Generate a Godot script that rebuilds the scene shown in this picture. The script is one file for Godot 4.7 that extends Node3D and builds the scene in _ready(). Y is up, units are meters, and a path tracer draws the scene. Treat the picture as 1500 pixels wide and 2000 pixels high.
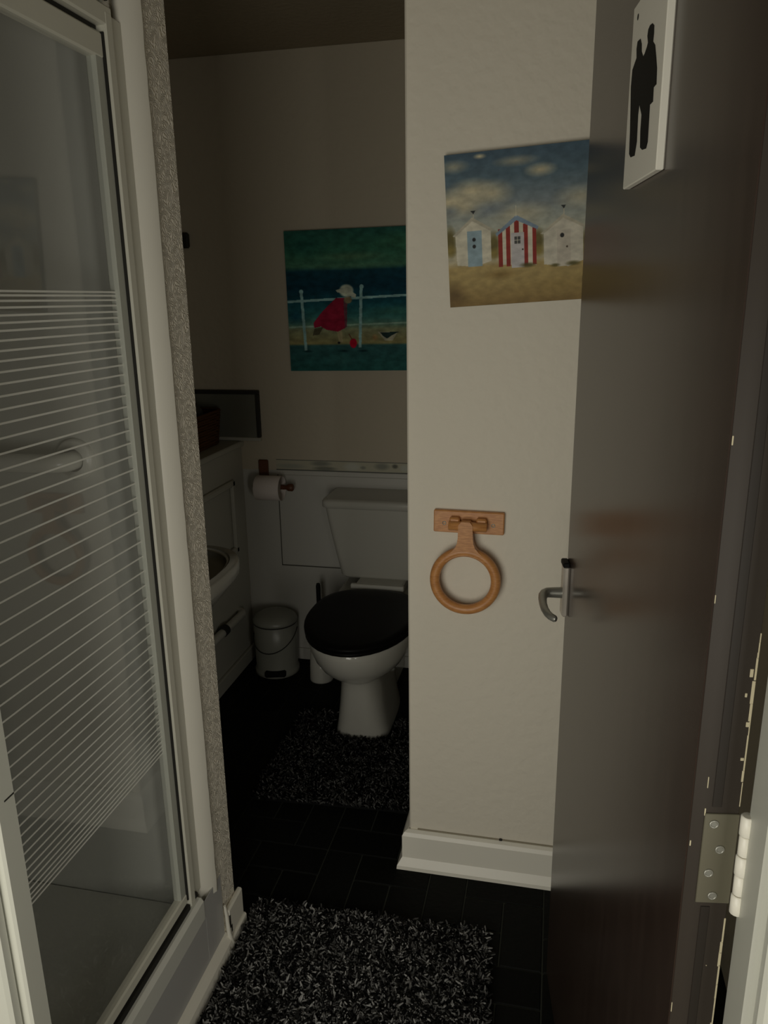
extends Node3D

var xf := Transform3D()
var sheet := {}

# ---------------------------------------------------------------- mesh helpers
func surf(smooth := false) -> SurfaceTool:
	var st := SurfaceTool.new()
	st.begin(Mesh.PRIMITIVE_TRIANGLES)
	st.set_smooth_group(1 if smooth else -1)
	return st

func tri(st: SurfaceTool, a: Vector3, b: Vector3, c: Vector3, out_dir: Vector3) -> void:
	var n := (b - a).cross(c - a)
	if n.length_squared() < 1e-18:
		return
	if n.dot(out_dir) > 0.0:
		var t := b
		b = c
		c = t
	st.add_vertex(xf * a)
	st.add_vertex(xf * b)
	st.add_vertex(xf * c)

func quad(st: SurfaceTool, a: Vector3, b: Vector3, c: Vector3, d: Vector3, out_dir: Vector3) -> void:
	tri(st, a, b, c, out_dir)
	tri(st, a, c, d, out_dir)

func uv_quad(st: SurfaceTool, a: Vector3, b: Vector3, c: Vector3, d: Vector3) -> void:
	# a top left, b top right, c bottom right, d bottom left as seen from the front
	var p := [a, b, c, a, c, d]
	var u := [Vector2(0, 0), Vector2(1, 0), Vector2(1, 1), Vector2(0, 0), Vector2(1, 1), Vector2(0, 1)]
	for i in 6:
		st.set_uv(u[i])
		st.add_vertex(xf * (p[i] as Vector3))

func cbox(st: SurfaceTool, lo: Vector3, hi: Vector3, ch := 0.002) -> void:
	var c := (lo + hi) * 0.5
	var h := (hi - lo) * 0.5
	var b: float = minf(ch, minf(h.x, minf(h.y, h.z)) * 0.9)
	var pt := func(s: Vector3, ax: int) -> Vector3:
		var v := Vector3(h.x - b, h.y - b, h.z - b)
		v[ax] = h[ax]
		return c + v * s
	for ax in 3:
		var i1 := (ax + 1) % 3
		var i2 := (ax + 2) % 3
		for sg in [-1.0, 1.0]:
			var q := []
			for k in [[-1.0, -1.0], [1.0, -1.0], [1.0, 1.0], [-1.0, 1.0]]:
				var s := Vector3.ONE
				s[ax] = sg
				s[i1] = k[0]
				s[i2] = k[1]
				q.append(pt.call(s, ax))
			var o := Vector3.ZERO
			o[ax] = sg
			quad(st, q[0], q[1], q[2], q[3], o)
		# edges along axis ax
		for s1 in [-1.0, 1.0]:
			for s2 in [-1.0, 1.0]:
				var sa := Vector3.ONE
				sa[i1] = s1
				sa[i2] = s2
				var sb := sa
				sa[ax] = -1.0
				sb[ax] = 1.0
				var o := Vector3.ZERO
				o[i1] = s1
				o[i2] = s2
				quad(st, pt.call(sa, i1), pt.call(sb, i1), pt.call(sb, i2), pt.call(sa, i2), o)
	for sx in [-1.0, 1.0]:
		for sy in [-1.0, 1.0]:
			for sz in [-1.0, 1.0]:
				var s := Vector3(sx, sy, sz)
				tri(st, pt.call(s, 0), pt.call(s, 1), pt.call(s, 2), s)

func mid(r: PackedVector3Array) -> Vector3:
	var m := Vector3.ZERO
	for p in r:
		m += p
	return m / r.size()

func loft(st: SurfaceTool, rings: Array, cap0 := true, cap1 := true, inward := false) -> void:
	var sgn := -1.0 if inward else 1.0
	for i in rings.size() - 1:
		var r0: PackedVector3Array = rings[i]
		var r1: PackedVector3Array = rings[i + 1]
		var m := (mid(r0) + mid(r1)) * 0.5
		var n := r0.size()
		var ax := mid(r1) - mid(r0)
		for j in n:
			var k := (j + 1) % n
			var fc := (r0[j] + r0[k] + r1[j] + r1[k]) * 0.25
			var o := fc - m
			# pick the side by the face normal that agrees with the outward direction round the ring
			var tn := (r0[k] - r0[j])
			var rn := tn.cross(r1[j] - r0[j])
			if rn.length() < 1e-10:
				rn = tn.cross(r1[k] - r0[k])
			var w := (r0[j] - mid(r0)).cross(tn)   # sense of rotation of the ring
			var up := 1.0 if w.dot(ax) >= 0.0 else -1.0
			if ax.length() > 1e-6:
				o = rn * up
			quad(st, r0[j], r0[k], r1[k], r1[j], o * sgn)
	if cap0:
		fan(st, rings[0], (mid(rings[0]) - mid(rings[1])) * sgn)
	if cap1:
		fan(st, rings[-1], (mid(rings[-1]) - mid(rings[-2])) * sgn)

func fan(st: SurfaceTool, r: PackedVector3Array, o: Vector3) -> void:
	st.set_smooth_group(-1)
	var m := mid(r)
	for j in r.size():
		tri(st, m, r[j], r[(j + 1) % r.size()], o)
	st.set_smooth_group(1)

func lathe(st: SurfaceTool, prof: PackedVector2Array, at: Vector3, n := 28) -> void:
	for i in prof.size() - 1:
		var a := prof[i]
		var b := prof[i + 1]
		var d := b - a
		var nr := Vector2(d.y, -d.x)
		for j in n:
			var t0 := TAU * j / n
			var t1 := TAU * (j + 1) / n
			var d0 := Vector3(cos(t0), 0, sin(t0))
			var d1 := Vector3(cos(t1), 0, sin(t1))
			var o := (d0 + d1) * 0.5 * nr.x + Vector3.UP * nr.y
			quad(st, at + d0 * a.x + Vector3.UP * a.y, at + d1 * a.x + Vector3.UP * a.y, at + d1 * b.x + Vector3.UP * b.y, at + d0 * b.x + Vector3.UP * b.y, o)

func tube(st: SurfaceTool, pts: Array, rad: Variant, n := 12, caps := true, closed := false) -> void:
	var rings := []
	var m := pts.size()
	var side := Vector3.ZERO
	for i in m:
		var p: Vector3 = pts[i]
		var p0: Vector3 = pts[(i - 1 + m) % m] if closed else pts[maxi(i - 1, 0)]
		var p1: Vector3 = pts[(i + 1) % m] if closed else pts[mini(i + 1, m - 1)]
		var dir := (p1 - p0).normalized()
		if side == Vector3.ZERO:
			side = dir.cross(Vector3.UP if absf(dir.y) < 0.9 else Vector3.RIGHT).normalized()
		else:
			side = (side - dir * side.dot(dir)).normalized()
		var up := dir.cross(side)
		var r: float = rad[i] if rad is Array else rad
		var ring := PackedVector3Array()
		for j in n:
			var t := TAU * j / n
			ring.append(p + (side * cos(t) + up * sin(t)) * r)
		rings.append(ring)
	if closed:
		for i in m:
			var r0: PackedVector3Array = rings[i]
			var r1: PackedVector3Array = rings[(i + 1) % m]
			var c0: Vector3 = pts[i]
			for j in n:
				var k := (j + 1) % n
				quad(st, r0[j], r0[k], r1[k], r1[j], (r0[j] + r0[k]) * 0.5 - c0)
	else:
		for i in m - 1:
			var r0: PackedVector3Array = rings[i]
			var r1: PackedVector3Array = rings[i + 1]
			var c0: Vector3 = pts[i]
			for j in n:
				var k := (j + 1) % n
				quad(st, r0[j], r0[k], r1[k], r1[j], (r0[j] + r0[k]) * 0.5 - c0)
		if caps:
			fan(st, rings[0], (pts[0] as Vector3) - (pts[1] as Vector3))
			fan(st, rings[-1], (pts[-1] as Vector3) - (pts[-2] as Vector3))

func prism(st: SurfaceTool, poly: PackedVector2Array, z0: float, z1: float) -> void:
	var idx := Geometry2D.triangulate_polygon(poly)
	for i in range(0, idx.size(), 3):
		for z in [z0, z1]:
			var o := Vector3(0, 0, 1.0 if z == maxf(z0, z1) else -1.0)
			tri(st, Vector3(poly[idx[i]].x, poly[idx[i]].y, z), Vector3(poly[idx[i + 1]].x, poly[idx[i + 1]].y, z), Vector3(poly[idx[i + 2]].x, poly[idx[i + 2]].y, z), o)
	var cw := Geometry2D.is_polygon_clockwise(poly)
	for i in poly.size():
		var a := poly[i]
		var b := poly[(i + 1) % poly.size()]
		var d := b - a
		var nn := Vector2(d.y, -d.x) * (-1.0 if cw else 1.0)
		# Geometry2D counts clockwise in y-down terms; settle by testing a point
		var probe := (a + b) * 0.5 + nn.normalized() * 1e-4
		if Geometry2D.is_point_in_polygon(probe, poly):
			nn = -nn
		quad(st, Vector3(a.x, a.y, z0), Vector3(b.x, b.y, z0), Vector3(b.x, b.y, z1), Vector3(a.x, a.y, z1), Vector3(nn.x, nn.y, 0))

func egg(cx: float, y: float, hw: float, zf: float, zb: float, ex_f := 2.0, ex_b := 3.0, zc := -2.35, n := 40) -> PackedVector3Array:
	var r := PackedVector3Array()
	for j in n:
		var t := TAU * j / n
		var cs := cos(t)
		var sn := sin(t)
		var ex := ex_f if sn >= 0.0 else ex_b
		var x := signf(cs) * pow(absf(cs), 2.0 / ex) * hw
		var z := signf(sn) * pow(absf(sn), 2.0 / ex) * ((zf - zc) if sn >= 0.0 else (zc - zb))
		r.append(Vector3(cx + x, y, zc + z))
	return r

# ---------------------------------------------------------------- scene helpers
func world_of(n: Node) -> Vector3:
	var p := Vector3.ZERO
	while n != self and n is Node3D:
		p += (n as Node3D).position
		n = n.get_parent()
	return p

func obj(called: String, st: SurfaceTool, m: Material, parent: Node = self) -> MeshInstance3D:
	st.generate_normals()
	var mi := MeshInstance3D.new()
	mi.name = called
	mi.mesh = st.commit()
	mi.material_override = m
	parent.add_child(mi, true)
	mi.position = -world_of(parent)
	return mi

func tag(o: Node, label: String, category: String, group := "", kind := "") -> Node:
	o.set_meta("label", label)
	if category:
		o.set_meta("category", category)
	if group:
		o.set_meta("group", group)
	if kind:
		o.set_meta("kind", kind)
	return o

func thing(called: String, label: String, category: String, at: Vector3, group := "", kind := "") -> Node3D:
	var o := Node3D.new()
	o.name = called
	add_child(o, true)
	o.position = at
	tag(o, label, category, group, kind)
	return o

func box_obj(called: String, lo: Vector3, hi: Vector3, m: Material, parent: Node = self, ch := 0.002) -> MeshInstance3D:
	var st := surf()
	cbox(st, lo, hi, ch)
	return obj(called, st, m, parent)

func struct_box(called: String, label: String, cat: String, lo: Vector3, hi: Vector3, m: Material, ch := 0.002) -> MeshInstance3D:
	var o := box_obj(called, lo, hi, m, self, ch)
	tag(o, label, cat, "", "structure")
	return o

# ---------------------------------------------------------------- materials
func mat(c: Color, rough := 0.6, spec := 0.5, metal := 0.0) -> StandardMaterial3D:
	var m := StandardMaterial3D.new()
	m.albedo_color = c
	m.roughness = rough
	m.metallic_specular = spec
	m.metallic = metal
	return m

func rgb8(r: int, g: int, b: int) -> Color:
	return Color(r / 255.0, g / 255.0, b / 255.0)

func noise_tex(sd: int, freq: float, oct: int, kind: int, warp := 0.0, size := 512, bump := 0.0) -> ImageTexture:
	var f := FastNoiseLite.new()
	f.seed = sd
	f.frequency = freq
	f.noise_type = kind
	f.fractal_octaves = oct
	if oct <= 1:
		f.fractal_type = FastNoiseLite.FRACTAL_NONE
	if warp > 0.0:
		f.domain_warp_enabled = true
		f.domain_warp_amplitude = warp
		f.domain_warp_frequency = 0.012
	var im := f.get_seamless_image(size, size)
	if bump > 0.0:
		im.convert(Image.FORMAT_RGBA8)
		im.bump_map_to_normal_map(bump)
	return ImageTexture.create_from_image(im)

func swirl_tex() -> ImageTexture:
	# raised hairline swirls, as on an embossed lining paper
	var f := FastNoiseLite.new()
	f.seed = 11
	f.frequency = 0.012
	f.noise_type = FastNoiseLite.TYPE_SIMPLEX_SMOOTH
	f.fractal_octaves = 2
	var im := f.get_seamless_image(512, 512)
	var out := Image.create(512, 512, false, Image.FORMAT_RGBA8)
	for y in 512:
		for x in 512:
			var n := (im.get_pixel(x, y).r + im.get_pixel((x + 1) % 512, y).r + im.get_pixel(x, (y + 1) % 512).r) / 3.0
			var v := 0.5 + 0.5 * sin(n * 52.0)
			out.set_pixel(x, y, Color(v, v, v))
	out.bump_map_to_normal_map(6.0)
	return ImageTexture.create_from_image(out)

func ramp_tex(sd: int, freq: float, oct: int, c0: Color, c1: Color, size := 256) -> ImageTexture:
	var f := FastNoiseLite.new()
	f.seed = sd
	f.frequency = freq
	f.noise_type = FastNoiseLite.TYPE_SIMPLEX_SMOOTH
	f.fractal_octaves = oct
	var im := f.get_seamless_image(size, size)
	var out := Image.create(size, size, false, Image.FORMAT_RGB8)
	for y in size:
		for x in size:
			out.set_pixel(x, y, c0.lerp(c1, im.get_pixel(x, y).r))
	return ImageTexture.create_from_image(out)

func tri_world(m: StandardMaterial3D, s: Vector3) -> StandardMaterial3D:
	m.uv1_triplanar = true
	m.uv1_world_triplanar = true
	m.uv1_scale = s
	return m

func normal_on(m: StandardMaterial3D, t: Texture2D, amount: float) -> StandardMaterial3D:
	m.normal_enabled = true
	m.normal_texture = t
	m.normal_scale = amount
	return m

# ---------------------------------------------------------------- pictures
func fill_poly(im: Image, pts: PackedVector2Array, c: Color) -> void:
	var w := im.get_width()
	var h := im.get_height()
	var lo := Vector2(9, 9)
	var hi := Vector2(-9, -9)
	for p in pts:
		lo = lo.min(p)
		hi = hi.max(p)
	for y in range(maxi(0, int(lo.y * h)), mini(h, int(hi.y * h) + 2)):
		for x in range(maxi(0, int(lo.x * w)), mini(w, int(hi.x * w) + 2)):
			if Geometry2D.is_point_in_polygon(Vector2((x + 0.5) / w, (y + 0.5) / h), pts):
				im.set_pixel(x, y, im.get_pixel(x, y).lerp(c, c.a))

func rect_uv(im: Image, x0: float, y0: float, x1: float, y1: float, c: Color) -> void:
	fill_poly(im, PackedVector2Array([Vector2(x0, y0), Vector2(x1, y0), Vector2(x1, y1), Vector2(x0, y1)]), c)

func blob(im: Image, cx: float, cy: float, rx: float, ry: float, c: Color, soft := 1.0) -> void:
	var w := im.get_width()
	var h := im.get_height()
	for y in range(maxi(0, int((cy - ry) * h)), mini(h, int((cy + ry) * h) + 1)):
		for x in range(maxi(0, int((cx - rx) * w)), mini(w, int((cx + rx) * w) + 1)):
			var d := Vector2(((x + 0.5) / w - cx) / rx, ((y + 0.5) / h - cy) / ry).length()
			var a := clampf((1.0 - d) / soft, 0.0, 1.0) * c.a
			if a > 0.0:
				im.set_pixel(x, y, im.get_pixel(x, y).lerp(Color(c.r, c.g, c.b, 1), a))

func gradient_image(n: int, stops: Array) -> Image:
	var im := Image.create(n, n, false, Image.FORMAT_RGB8)
	for y in n:
		var v := (y + 0.5) / n
		var c: Color = stops[0][1]
		for i in stops.size() - 1:
			if v >= stops[i][0]:
				c = (stops[i][1] as Color).lerp(stops[i + 1][1], clampf((v - stops[i][0]) / (stops[i + 1][0] - stops[i][0]), 0, 1))
		for x in n:
			im.set_pixel(x, y, c)
	return im

func grain(im: Image, sd: int, amount: float) -> void:
	var f := FastNoiseLite.new()
	f.seed = sd
	f.frequency = 0.03
	f.fractal_octaves = 4
	for y in im.get_height():
		for x in im.get_width():
			var k := 1.0 + amount * f.get_noise_2d(x, y * 1.7)
			var c := im.get_pixel(x, y)
			im.set_pixel(x, y, Color(c.r * k, c.g * k, c.b * k))

func beach_hut_picture() -> ImageTexture:
	var im := gradient_image(320, [[0.0, rgb8(78, 98, 112)], [0.16, rgb8(92, 112, 122)], [0.34, rgb8(132, 142, 144)], [0.5, rgb8(178, 180, 164)], [0.7, rgb8(190, 180, 150)], [0.74, rgb8(178, 156, 104)], [0.86, rgb8(172, 150, 98)], [1.0, rgb8(140, 116, 72)]])
	for b in [[0.06, 0.08, 0.12, 0.05, 0.6], [0.0, 0.3, 0.3, 0.1, 0.9], [0.18, 0.24, 0.18, 0.09, 0.9], [0.32, 0.27, 0.16, 0.1, 0.8], [0.24, 0.03, 0.05, 0.02, 1.0], [0.48, 0.08, 0.17, 0.04, 0.6], [0.64, 0.15, 0.12, 0.05, 0.9], [0.9, 0.34, 0.2, 0.09, 0.6], [0.1, 0.34, 0.25, 0.08, 0.7], [0.5, 0.41, 0.25, 0.08, 0.6]]:
		blob(im, b[0], b[1], b[2], b[3], Color(0.83, 0.78, 0.64, b[4]), 0.9)
	blob(im, 0.3, 0.37, 0.14, 0.06, Color(0.5, 0.54, 0.56, 0.8), 0.9)
	blob(im, 0.03, 0.36, 0.09, 0.05, Color(0.45, 0.5, 0.53, 0.7), 0.9)
	for g in [[0.02, 0.56, 0.05, 0.12], [0.32, 0.6, 0.05, 0.1], [0.62, 0.6, 0.05, 0.1], [0.95, 0.62, 0.06, 0.09]]:
		blob(im, g[0], g[1], g[2], g[3], Color(0.42, 0.38, 0.22, 0.95), 0.6)
		blob(im, g[0], g[1] + 0.06, g[2], 0.05, Color(0.56, 0.5, 0.28, 0.9), 0.7)
	blob(im, 0.36, 0.8, 0.14, 0.04, Color(0.52, 0.42, 0.24, 0.7), 0.9)
	blob(im, 0.03, 0.93, 0.12, 0.12, Color(0.42, 0.34, 0.22, 0.8), 0.8)
	blob(im, 0.75, 0.9, 0.3, 0.08, Color(0.62, 0.53, 0.33, 0.7), 0.9)
	var white := rgb8(214, 208, 186)
	var shade := rgb8(186, 180, 160)
	# first hut
	fill_poly(im, PackedVector2Array([Vector2(0.055, 0.515), Vector2(0.17, 0.425), Vector2(0.3, 0.505), Vector2(0.3, 0.705), Vector2(0.19, 0.735), Vector2(0.062, 0.72)]), white)
	fill_poly(im, PackedVector2Array([Vector2(0.035, 0.525), Vector2(0.175, 0.41), Vector2(0.32, 0.5), Vector2(0.3, 0.51), Vector2(0.175, 0.435), Vector2(0.055, 0.53)]), shade)
	rect_uv(im, 0.138, 0.5, 0.238, 0.735, rgb8(150, 172, 180))
	blob(im, 0.184, 0.557, 0.013, 0.014, Color(0.2, 0.2, 0.2), 0.2)
	blob(im, 0.184, 0.602, 0.013, 0.014, Color(0.2, 0.2, 0.2), 0.2)
	# striped hut
	fill_poly(im, PackedVector2Array([Vector2(0.35, 0.52), Vector2(0.47, 0.44), Vector2(0.605, 0.505), Vector2(0.605, 0.755), Vector2(0.35, 0.735)]), white)
	for s in [[0.35, 0.378], [0.404, 0.432], [0.46, 0.49], [0.52, 0.55], [0.58, 0.605]]:
		rect_uv(im, s[0], 0.515 - 0.06 * (1.0 - absf((s[0] + s[1]) * 0.5 - 0.475) / 0.14), s[1], 0.75, rgb8(148, 58, 50))
	fill_poly(im, PackedVector2Array([Vector2(0.332, 0.53), Vector2(0.468, 0.425), Vector2(0.482, 0.425), Vector2(0.622, 0.505), Vector2(0.615, 0.525), Vector2(0.475, 0.455), Vector2(0.34, 0.548)]), rgb8(132, 150, 166))
	rect_uv(im, 0.436, 0.535, 0.526, 0.762, rgb8(196, 192, 190))
	rect_uv(im, 0.46, 0.56, 0.5, 0.605, rgb8(84, 84, 82))
	rect_uv(im, 0.478, 0.56, 0.482, 0.605, white)
	rect_uv(im, 0.46, 0.58, 0.5, 0.584, white)
	blob(im, 0.515, 0.645, 0.006, 0.006, Color(0.2, 0.18, 0.16), 0.2)
	# third hut
	fill_poly(im, PackedVector2Array([Vector2(0.655, 0.545), Vector2(0.785, 0.45), Vector2(0.915, 0.53), Vector2(0.915, 0.745), Vector2(0.82, 0.778), Vector2(0.655, 0.755)]), rgb8(206, 200, 182))
	fill_poly(im, PackedVector2Array([Vector2(0.635, 0.555), Vector2(0.785, 0.44), Vector2(0.935, 0.525), Vector2(0.92, 0.535), Vector2(0.785, 0.465), Vector2(0.65, 0.56)]), shade)
	rect_uv(im, 0.745, 0.54, 0.835, 0.775, rgb8(196, 188, 172))
	blob(im, 0.778, 0.575, 0.015, 0.016, Color(0.2, 0.2, 0.2), 0.2)
	blob(im, 0.81, 0.65, 0.007, 0.008, Color(0.35, 0.3, 0.25), 0.2)
	# weather vanes, tufts of grass, the corner of a lifebuoy
	for f in [[0.185, 0.38], [0.79, 0.395], [0.965, 0.48]]:
		rect_uv(im, f[0] - 0.003, f[1], f[0] + 0.003, f[1] + 0.05, shade)
		fill_poly(im, PackedVector2Array([Vector2(f[0] - 0.02, f[1] - 0.012), Vector2(f[0] + 0.015, f[1] - 0.012), Vector2(f[0], f[1] + 0.012)]), rgb8(60, 62, 62))
	rect_uv(im, 0.471, 0.36, 0.476, 0.43, white)
	for g in [[0.55, 0.75, 0.07, 0.02], [0.73, 0.765, 0.04, 0.015], [0.85, 0.76, 0.06, 0.02]]:
		blob(im, g[0], g[1], g[2], g[3], Color(0.36, 0.34, 0.2, 0.9), 0.7)
	blob(im, 0.955, 0.87, 0.05, 0.065, Color(0.2, 0.18, 0.14), 0.25)
	blob(im, 0.968, 0.87, 0.034, 0.05, Color(0.68, 0.62, 0.44), 0.25)
	grain(im, 5, 0.12)
	return ImageTexture.create_from_image(im)

func seaside_picture() -> ImageTexture:
	var im := gradient_image(320, [[0.0, rgb8(52, 104, 92)], [0.14, rgb8(64, 122, 98)], [0.25, rgb8(84, 136, 108)], [0.285, rgb8(30, 74, 88)], [0.4, rgb8(24, 66, 82)], [0.5, rgb8(34, 92, 104)], [0.6, rgb8(62, 124, 122)], [0.66, rgb8(104, 146, 128)], [0.7, rgb8(150, 156, 120)], [0.8, rgb8(158, 150, 102)], [0.815, rgb8(58, 104, 104)], [1.0, rgb8(48, 102, 98)]])
	for b in [[0.5, 0.19, 0.3, 0.04, 0.42, 0.56, 0.42], [0.9, 0.1, 0.3, 0.08, 0.28, 0.48, 0.36], [0.15, 0.1, 0.2, 0.1, 0.16, 0.38, 0.34], [0.55, 0.255, 0.5, 0.03, 0.36, 0.54, 0.43], [0.85, 0.58, 0.35, 0.05, 0.3, 0.52, 0.46], [0.06, 0.6, 0.1, 0.08, 0.12, 0.32, 0.42], [0.4, 0.92, 0.12, 0.06, 0.28, 0.5, 0.48], [0.75, 0.95, 0.25, 0.05, 0.22, 0.44, 0.42]]:
		blob(im, b[0], b[1], b[2], b[3], Color(b[4], b[5], b[6], 0.7), 0.9)
	var rail := rgb8(158, 202, 200)
	fill_poly(im, PackedVector2Array([Vector2(0, 0.485), Vector2(1, 0.455), Vector2(1, 0.472), Vector2(0, 0.503)]), rail)
	fill_poly(im, PackedVector2Array([Vector2(0, 0.672), Vector2(1, 0.65), Vector2(1, 0.662), Vector2(0, 0.684)]), Color(0.62, 0.74, 0.66, 0.9))
	fill_poly(im, PackedVector2Array([Vector2(0.1, 0.42), Vector2(0.122, 0.42), Vector2(0.138, 0.85), Vector2(0.116, 0.85)]), rail)
	fill_poly(im, PackedVector2Array([Vector2(0.556, 0.4), Vector2(0.578, 0.4), Vector2(0.556, 0.83), Vector2(0.534, 0.83)]), rail)
	blob(im, 0.111, 0.425, 0.018, 0.018, rail, 0.2)
	blob(im, 0.57, 0.4, 0.018, 0.018, rail, 0.2)
	for x in [0.12, 0.545, 0.4]:
		blob(im, x + 0.02, 0.855, 0.05, 0.012, Color(0.1, 0.2, 0.22, 0.8), 0.8)
	# a child bending down in a red dress and a pale hat
	fill_poly(im, PackedVector2Array([Vector2(0.37, 0.7), Vector2(0.41, 0.7), Vector2(0.415, 0.79), Vector2(0.385, 0.79)]), rgb8(178, 168, 128))
	fill_poly(im, PackedVector2Array([Vector2(0.2, 0.69), Vector2(0.27, 0.68), Vector2(0.235, 0.735), Vector2(0.185, 0.74)]), rgb8(96, 92, 70))
	fill_poly(im, PackedVector2Array([Vector2(0.375, 0.475), Vector2(0.44, 0.475), Vector2(0.435, 0.69), Vector2(0.38, 0.715), Vector2(0.295, 0.7), Vector2(0.25, 0.675), Vector2(0.2, 0.685), Vector2(0.195, 0.65), Vector2(0.25, 0.585), Vector2(0.315, 0.525)]), rgb8(164, 40, 66))
	fill_poly(im, PackedVector2Array([Vector2(0.43, 0.48), Vector2(0.46, 0.49), Vector2(0.45, 0.68), Vector2(0.435, 0.69)]), rgb8(120, 74, 84))
	blob(im, 0.465, 0.49, 0.035, 0.03, Color(0.6, 0.55, 0.42), 0.3)
	blob(im, 0.455, 0.425, 0.06, 0.05, Color(0.8, 0.84, 0.76), 0.25)
	fill_poly(im, PackedVector2Array([Vector2(0.375, 0.42), Vector2(0.45, 0.4), Vector2(0.53, 0.455), Vector2(0.52, 0.48), Vector2(0.45, 0.45), Vector2(0.385, 0.435)]), rgb8(206, 212, 190))
	blob(im, 0.495, 0.8, 0.03, 0.038, Color(0.78, 0.1, 0.22), 0.2)
	fill_poly(im, PackedVector2Array([Vector2(0.46, 0.735), Vector2(0.466, 0.73), Vector2(0.49, 0.77), Vector2(0.483, 0.775)]), rgb8(120, 84, 60))
	blob(im, 0.385, 0.795, 0.012, 0.01, Color(0.2, 0.2, 0.2), 0.3)
	# a little pale boat
	fill_poly(im, PackedVector2Array([Vector2(0.68, 0.72), Vector2(0.83, 0.725), Vector2(0.79, 0.785), Vector2(0.735, 0.785)]), rgb8(188, 184, 158))
	fill_poly(im, PackedVector2Array([Vector2(0.7, 0.725), Vector2(0.84, 0.722), Vector2(0.79, 0.745), Vector2(0.75, 0.77), Vector2(0.72, 0.75)]), rgb8(44, 62, 60))
	blob(im, 0.66, 0.76, 0.03, 0.03, Color(0.78, 0.5, 0.3, 0.5), 0.9)
	grain(im, 9, 0.22)
	return ImageTexture.create_from_image(im)

func border_picture() -> ImageTexture:
	var im := Image.create(512, 32, false, Image.FORMAT_RGB8)
	im.fill(rgb8(186, 182, 160))
	for b in [[0.08, 0.6, 0.1, 0.3, 0.55], [0.25, 0.3, 0.07, 0.3, 0.4], [0.27, 0.75, 0.08, 0.25, 0.34], [0.42, 0.5, 0.06, 0.5, 0.72], [0.48, 0.55, 0.02, 0.2, 0.45], [0.58, 0.4, 0.05, 0.4, 0.42], [0.65, 0.35, 0.02, 0.25, 0.2], [0.7, 0.5, 0.03, 0.4, 0.7], [0.78, 0.4, 0.04, 0.3, 0.4], [0.84, 0.45, 0.04, 0.3, 0.25], [0.93, 0.5, 0.05, 0.4, 0.66]]:
		blob(im, b[0], b[1], b[2], b[3], Color(b[4] + 0.06, b[4] + 0.07, b[4] + 0.03, 0.7), 0.6)
	rect_uv(im, 0, 0.9, 1, 1, rgb8(84, 88, 84))
	rect_uv(im, 0, 0, 1, 0.07, rgb8(112, 114, 106))
	return ImageTexture.create_from_image(im)

# ---------------------------------------------------------------- scene
const EYE := Vector3(0, 1.45, 0)
var M := {}

func _ready() -> void:
	camera_and_light()
	materials()
	shell()
	hall_and_frame()
	door_leaf()
	shower()
	floor_tiles()
	basin_corner()
	toilet()
	pillar_things()
	small_things()
	rugs()

func camera_and_light() -> void:
	var d := Vector3(340, -420, 1505).normalized()
	var dn := Vector3(81, 5456, 1505).normalized()
	dn = (dn - d * d.dot(dn)).normalized()
	var r := dn.cross(d)
	# image axes (x right, y down, z forward) against the room's (x right, y up, z back)
	var right := Vector3(r.x, -dn.x, -d.x)
	var down := Vector3(r.y, -dn.y, -d.y)
	var fwd := Vector3(r.z, -dn.z, -d.z)
	var cam := Camera3D.new()
	cam.name = "camera"
	add_child(cam)
	cam.transform = Transform3D(Basis(right, -down, -fwd).orthonormalized(), EYE)
	cam.fov = rad_to_deg(2.0 * atan(1000.0 / 1505.0))
	cam.near = 0.02
	cam.current = true
	var e := Environment.new()
	e.background_mode = Environment.BG_COLOR
	e.background_color = Color(0.02, 0.02, 0.02)
	e.tonemap_mode = Environment.TONE_MAPPER_LINEAR
	e.tonemap_exposure = 1.0
	e.ambient_light_source = Environment.AMBIENT_SOURCE_DISABLED
	e.sdfgi_enabled = true
	e.ssao_enabled = true
	e.ssil_enabled = true
	var we := WorldEnvironment.new()
	we.name = "environment"
	we.environment = e
	add_child(we)
	# daylight from the left hall window behind the camera, plus an added right-hand fill
	for w in [["hall_window_light", Vector2(0.86, 1.1), 1.30, Vector3(-0.45, 0.98, 0.43)], ["side_fill_light", Vector2(0.4, 0.7), 0.62, Vector3(0.8, 0.85, 0.43)]]:
		var l := AreaLight3D.new()
		l.name = w[0]
		l.area_size = w[1]
		l.area_normalize_energy = true
		l.light_energy = w[2]
		l.light_color = Color(1.0, 0.985, 0.94)
		l.area_range = 8.0
		l.area_attenuation = 2.0
		l.shadow_enabled = true
		l.position = w[3]
		add_child(l)

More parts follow.
